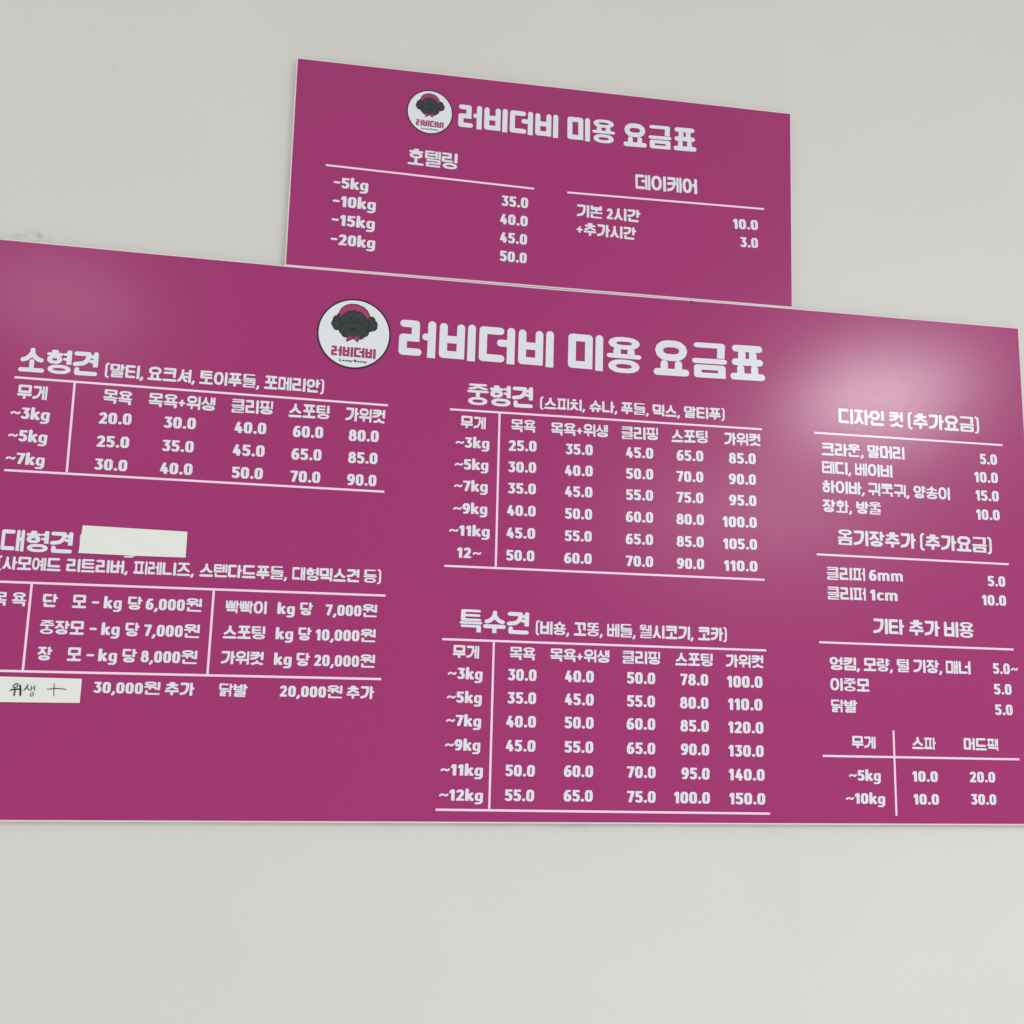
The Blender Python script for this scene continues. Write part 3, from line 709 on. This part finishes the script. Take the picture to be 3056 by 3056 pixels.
HAND = [[[-0.4784,1.6489],[-0.4809,1.6478],[-0.4831,1.6453],[-0.4829,1.643],[-0.48,1.6427],[-0.4773,1.6447],[-0.4768,1.6474],[-0.4784,1.6489]],[[-0.4863,1.6386],[-0.4827,1.6399],[-0.4776,1.6406],[-0.472,1.6403]],[[-0.4797,1.6396],[-0.4804,1.6353],[-0.4807,1.6307]],[[-0.4736,1.6463],[-0.4722,1.6394],[-0.4719,1.6313]],[[-0.4624,1.6474],[-0.4638,1.6435],[-0.4675,1.6391]],[[-0.4639,1.6438],[-0.4614,1.6408],[-0.4582,1.6391]],[[-0.4576,1.6459],[-0.4571,1.6394]],[[-0.4526,1.6468],[-0.4524,1.6387]],[[-0.4571,1.6425],[-0.4527,1.643]],[[-0.4553,1.6359],[-0.4576,1.6343],[-0.4579,1.6316],[-0.4559,1.6303],[-0.4538,1.6313],[-0.4529,1.634],[-0.4546,1.6359],[-0.4553,1.6359]],[[-0.434,1.6413],[-0.4243,1.6427],[-0.4161,1.6427],[-0.4079,1.6419]],[[-0.4253,1.65],[-0.4247,1.6421],[-0.4247,1.6367],[-0.4236,1.6313]]]
SCUFF = [[[0.0158,2.0097],[0.0902,2.0152]],[[0.0267,2.0034],[0.0323,2.0045]],[[0.0695,1.9976],[0.0837,1.9998],[0.0996,2.0041]]]
DOT = [0.5844,2.3473]
LOGO = {"ear_l":[[-0.0302,2.2736],[-0.0331,2.271],[-0.0338,2.2678],[-0.037,2.2675],[-0.04,2.2641],[-0.0402,2.2597],[-0.0424,2.2568],[-0.0425,2.2528],[-0.0396,2.2495],[-0.0387,2.2464],[-0.0354,2.2442],[-0.031,2.2449],[-0.0267,2.249],[-0.0275,2.264]],"ear_r":[[0.0175,2.2714],[0.0202,2.2696],[0.024,2.2703],[0.0273,2.2677],[0.0282,2.2635],[0.0319,2.2599],[0.0317,2.2555],[0.0306,2.2494],[0.0251,2.2471],[0.0207,2.2453],[0.0169,2.2463],[0.0149,2.2549],[0.0137,2.2643]],"head":[[-0.029,2.2638],[-0.0254,2.2673],[-0.0235,2.271],[-0.0201,2.2731],[-0.018,2.2765],[-0.0126,2.2763],[-0.008,2.2789],[-0.0025,2.2768],[0.0034,2.2765],[0.0072,2.2742],[0.0089,2.2714],[0.0131,2.2686],[0.0147,2.2636],[0.017,2.255],[0.0176,2.2464],[0.0174,2.2392],[0.0147,2.2365],[0.0108,2.2351],[0.0086,2.232],[0.0041,2.2309],[-0.0005,2.233],[-0.0169,2.233],[-0.0214,2.2329],[-0.0245,2.2356],[-0.0255,2.238],[-0.0286,2.2405],[-0.0296,2.2456],[-0.0282,2.2489],[-0.0278,2.256]],"band":[[-0.0306,2.2732],[-0.029,2.2789],[-0.0237,2.2853],[-0.0161,2.289],[-0.0086,2.2902],[0.0028,2.2884],[0.0117,2.2836],[0.0162,2.278],[0.0187,2.2711],[0.0153,2.2636],[0.0054,2.2652],[-0.02,2.2646],[-0.0279,2.2647],[-0.0296,2.2685]],"muzzle":[[-0.0297,2.2487],[-0.0268,2.2514],[-0.0255,2.2546],[-0.0226,2.2561],[-0.0196,2.2559],[-0.0167,2.2581],[-0.013,2.2592],[-0.007,2.2594],[-0.0018,2.259],[0.0027,2.2586],[0.0066,2.2561],[0.0108,2.2549],[0.0128,2.2527],[0.017,2.2507]],"bow":[[-0.0154,2.2347],[-0.006,2.2322],[0.0035,2.2363],[0.0028,2.2293],[0.0013,2.2253],[-0.0055,2.2309],[-0.0169,2.2252]],"nose":[[-0.006,2.2468],[-0.0008,2.247],[-0.0056,2.2435]],"eye":[[-0.012,2.2645],[-0.0103,2.2644],[-0.0118,2.2621],[-0.0006,2.2647],[0.0011,2.2646],[-0.0004,2.2621]]}

WALL_Y = 0.0125
FY = 0.0

# ------------------------------------------------------------------ wall
V = []; F = []
nx, nz = 60, 60
X0, X1, Z0, Z1 = -3.2, 4.2, -0.0, 4.4
for j in range(nz + 1):
    for i in range(nx + 1):
        x = X0 + (X1 - X0) * i / nx; z = Z0 + (Z1 - Z0) * j / nz
        V.append((x, WALL_Y, z))
for j in range(nz):
    for i in range(nx):
        a = j * (nx + 1) + i
        F.append([a, a + 1, a + nx + 2, a + nx + 1])
V2 = [(X0, WALL_Y + 0.15, Z0), (X1, WALL_Y + 0.15, Z0), (X1, WALL_Y + 0.15, Z1), (X0, WALL_Y + 0.15, Z1)]
s = len(V); V += V2; F.append([s + 3, s + 2, s + 1, s])
wall = link('wall', V, F, M_wall)
wall['kind'] = 'structure'

# ------------------------------------------------------------------ boards
def expand(poly, d):
    cx = sum(p[0] for p in poly) / len(poly); cz = sum(p[1] for p in poly) / len(poly)
    hx = max(abs(p[0] - cx) for p in poly) * 0.8
    out = []
    for i, (x, z) in enumerate(poly):
        ex = math.copysign(d, x - cx) if abs(x - cx) > hx else 0
        out.append((x + ex, z + math.copysign(d, z - cz)))
    return out

def board(name, label, film, border, thick):
    cx = sum(p[0] for p in film) / len(film); zb = min(p[1] for p in film)
    t = thing(name, label, 'price board', (cx, WALL_Y, zb))
    v, f = prism(expand(film, border), 0.0006, 0.0006 + thick, 0.0004)
    link('foam_panel', v, f, M_foam, t)
    v, f = prism(film, FY, 0.0005)
    link('printed_film', v, f, M_film, t)
    return t

BIG = [(-0.640, 1.4500), (0.151, 1.4507), (0.748, 1.4510), (1.2255, 1.4518), (1.2249, 2.3508), (0.775, 2.3503), (0.3326, 2.3472), (-0.0979, 2.3466), (-0.574, 2.3502), (-0.640, 2.3504)]
SM = [tuple(p) for p in (SMALL[3], SMALL[2], SMALL[1], SMALL[0])]
SM[0] = (SM[0][0], SM[0][1] - 0.0002)
big = board('price_board', 'wide magenta grooming price board with four price tables, below the smaller board', BIG, 0.0024, 0.0085)
small = board('price_board', 'smaller magenta price board with weight and day care prices, above the wide board', SM, 0.0023, 0.0080)
small['group'] = big['group'] = 'magenta price boards on the wall'

TY = -0.0003
NAMES = {'title': 'title_lettering', 'heading': 'heading_lettering', 'breeds': 'breed_lettering', 'column': 'column_lettering',
         'weight': 'weight_lettering', 'item': 'item_lettering', 'price': 'price_figure'}
for b, kind, words in TEXT:
    V = []; F = []
    for t, x0, z0, x1, z1, h in words:
        if kind == 'item' and V:                 # price lines are set word by word
            link(NAMES[kind], V, F, M_white, big if b == 'b' else small)
            V = []; F = []
        word(t, x0, z0, x1, z1, h, TY, V, F, mixed=False if kind in ('weight', 'price') else (True if kind == 'item' else None), wt=1.0 if kind == 'title' else 0.9)
    link(NAMES[kind], V, F, M_white, big if b == 'b' else small)

HW = 0.00178
for k, (b, x0, z0, x1, z1) in enumerate(RULES):
    L = math.hypot(x1 - x0, z1 - z0); ux, uz = (x1 - x0) / L, (z1 - z0) / L
    y = -0.0004 if abs(ux) < 0.5 else -0.0005
    ext = 0.12 if (k in (2, 3)) else 0.0       # the two long rules that run on past the frame
    a = (x0 - ux * ext, z0 - uz * ext)
    v = [(a[0] + uz * HW, y, a[1] - ux * HW), (x1 + uz * HW, y, z1 - ux * HW), (x1 - uz * HW, y, z1 + ux * HW), (a[0] - uz * HW, y, a[1] + ux * HW)]
    link('rule_line', v, [[0, 1, 2, 3]], M_rule, big if b == 'b' else small)

# ------------------------------------------------------------------ poodle roundel
def frame_of(d):
    l, r, t, b = d
    return ((l[0] + r[0]) / 2, (t[1] + b[1]) / 2, (r[0] - l[0]) / 2, (t[1] - b[1]) / 2)
BF = frame_of(DISC); SF = frame_of(SDISC)

def scallop(poly, amp):
    """outline with small curls of wool between the traced points"""
    out = []
    n = len(poly)
    area = sum(poly[i][0] * poly[(i + 1) % n][1] - poly[(i + 1) % n][0] * poly[i][1] for i in range(n))
    sg = 1 if area > 0 else -1
    for i in range(n):
        a, b = poly[i], poly[(i + 1) % n]
        dx, dz = b[0] - a[0], b[1] - a[1]
        L = math.hypot(dx, dz)
        for k in range(4):
            t = k / 4
            o = amp * L * 4 * t * (1 - t) * sg
            out.append((a[0] + dx * t + dz / L * o, a[1] + dz * t - dx / L * o))
    return out

def roundel(parent, fr, base_y):
    cx, cz, rx, rz = fr
    kx, kz = rx / BF[2], rz / BF[3]
    T = lambda p: (cx + (p[0] - BF[0]) * kx, cz + (p[1] - BF[1]) * kz)
    yy = lambda n: base_y - 0.0001 * n
    disc = flat('logo_disc', [ell(cx, cz, rx * 0.955, rz * 0.955, 72)], M_logo_white, yy(2), parent)
    flat('logo_rim', [ell(cx, cz, rx, rz, 72)], M_rim, yy(1), disc)
    w = 0.0009 * kx
    def filled(name, pts, m, line, n, amp=0.18):
        q = [T(p) for p in pts]
        q = scallop(q, amp) if amp else q
        flat(name, [q], m, yy(n), disc)
        if line:
            flat(name + '_outline', stroke_polys(q, w, w, True), line, yy(n + 0.5), disc)
    filled('poodle_ear', LOGO['ear_l'], M_dog, M_black, 3)
    filled('poodle_ear', LOGO['ear_r'], M_dog, M_black, 3)
    filled('headband', LOGO['band'], M_pink, M_pinkline, 4, 0.10)
    filled('poodle_head', LOGO['head'], M_dog, M_dogline, 5)
    mz = [T(p) for p in LOGO['muzzle']]
    flat('muzzle_line', stroke_polys(mz, w * 0.9, w * 0.9), M_dogline, yy(6), disc)
    c, r, d = [T(p) for p in LOGO['nose']]
    flat('poodle_nose', [ell(c[0], c[1], r[0] - c[0], c[1] - d[1], 20)], M_dogline, yy(6), disc)
    e = [T(p) for p in LOGO['eye']]
    for a in (0, 3):
        flat('poodle_eye', [ell(e[a][0], e[a][1], e[a + 1][0] - e[a][0], e[a][1] - e[a + 2][1], 14)], M_dogline, yy(6), disc)
    filled('bow_tie', LOGO['bow'], M_pink, M_pinkline, 6, 0)
    for _, kind, words in LOGOTEXT:
        V = []; F = []
        for t, x0, z0, x1, z1, h in words:
            a = T((x0, z0)); b = T((x1, z1))
            word(t, a[0], a[1], b[0], b[1], h * kz, yy(3), V, F, mixed=False, wt=1.14)
        link('logo_lettering', V, F, M_pink if kind == 'word' else M_black, disc)
roundel(big, BF, TY)
roundel(small, SF, TY)

# scuffs on the wide board's film, and the nick in the small board's lower edge
V = []; F = []
for sline in SCUFF:
    v, f = union(stroke_polys([tuple(p) for p in sline], 0.0004, 0.0003))
    s = len(V); V += [(a, TY - 0.0003, b) for a, b in v]; F += [[s + k for k in q] for q in f]
link('scuff_mark', V, F, M_scuff, big)
dx, dz = DOT
v, f = prism([(dx - 0.0016, dz - 0.0022), (dx + 0.0012, dz - 0.0022), (dx + 0.0018, dz + 0.0018), (dx - 0.0006, dz + 0.0018)], -0.0004, 0.004)
link('edge_nick', v, f, M_nick, small)

# ------------------------------------------------------------------ paper stickers
def sticker(name, label, quad, lift, y0, seed, bow=0.0):
    """a thin sheet stuck on the board, its edges lifting a little"""
    rnd = random.Random(seed)
    (ax, az), (bx, bz), (cx, cz), (dx, dz) = quad       # top-left, top-right, bottom-right, bottom-left
    nx, nz = 48, 16
    V = []; F = []
    def pt(i, j):
        u = i / nx; v = j / nz
        x = (ax * (1 - u) + bx * u) * (1 - v) + (dx * (1 - u) + cx * u) * v
        z = (az * (1 - u) + bz * u) * (1 - v) + (dz * (1 - u) + cz * u) * v
        z -= bow * math.sin(math.pi * u) * (v if bow > 0 else 1)
        return x, z, u, v
    ph = [rnd.uniform(0, 6.28) for _ in range(4)]
    def hgt(u, v):
        h = 0.0
        h += lift * max(0, v - 0.80) / 0.20 * (0.5 + 0.5 * math.sin(5 * u + ph[0]))
        h += lift * 0.7 * max(0, 0.1 - v) / 0.1 * (0.5 + 0.5 * math.sin(4 * u + ph[1]))
        h += 0.00012 * math.sin(17 * u + ph[2]) * math.sin(3 * v + ph[3])
        if seed == 1:
            g = math.exp(-((v - 0.86 + 0.02 * math.sin(7 * u)) / 0.035) ** 2) * math.exp(-((u - 0.80) / 0.10) ** 2)
            h += 0.0011 * g
        return h
    for layer in (0, 1):
        for j in range(nz + 1):
            for i in range(nx + 1):
                x, z, u, v = pt(i, j)
                V.append((x, y0 - hgt(u, v) + (0.00012 if layer else -0.0002), z))
    n = (nx + 1) * (nz + 1)
    for j in range(nz):
        for i in range(nx):
            a = j * (nx + 1) + i
            F.append([a, a + nx + 1, a + nx + 2, a + 1])
            F.append([n + a, n + a + 1, n + a + nx + 2, n + a + nx + 1])
    ring = [(i, 0) for i in range(nx)] + [(nx, j) for j in range(nz)] + [(i, nz) for i in range(nx, 0, -1)] + [(0, j) for j in range(nz, 0, -1)]
    idx = [j * (nx + 1) + i for i, j in ring]
    for k in range(len(idx)):
        a, b = idx[k], idx[(k + 1) % len(idx)]
        F.append([a, b, n + b, n + a])
    t = thing(name, label, 'sticker', ((dx + cx) / 2, y0, (dz + cz) / 2))
    link('paper_strip', V, F, M_stick, t, smooth=False)
    return t, hgt

st1, _ = sticker('paper_sticker', 'blank white paper sticker covering words beside the large dog heading', ST1, 0.0006, -0.0010, 1, 0.0006)
q2 = [(-0.60, ST2[0][1] + 0.0008), (ST2[1][0], ST2[1][1]), (ST2[2][0], ST2[2][1]), (-0.60, ST2[3][1] + 0.0002)]
st2, _ = sticker('paper_sticker', 'white paper sticker with handwritten marker words and a plus sign at the left', q2, 0.0003, -0.0010, 2, 0.0)
st1['group'] = st2['group'] = 'paper stickers on the wide board'
WID = [0.0007, 0.0010, 0.0010, 0.0012, 0.0008, 0.0006, 0.0005, 0.0005, 0.0005, 0.0005, 0.0006, 0.0005]
polys = []
for k, h in enumerate(HAND):
    polys += stroke_polys([tuple(p) for p in h], WID[k], WID[k])
v, f = union(polys)
link('handwriting', [(a, -0.0019, b) for a, b in v], f, M_ink, st2)
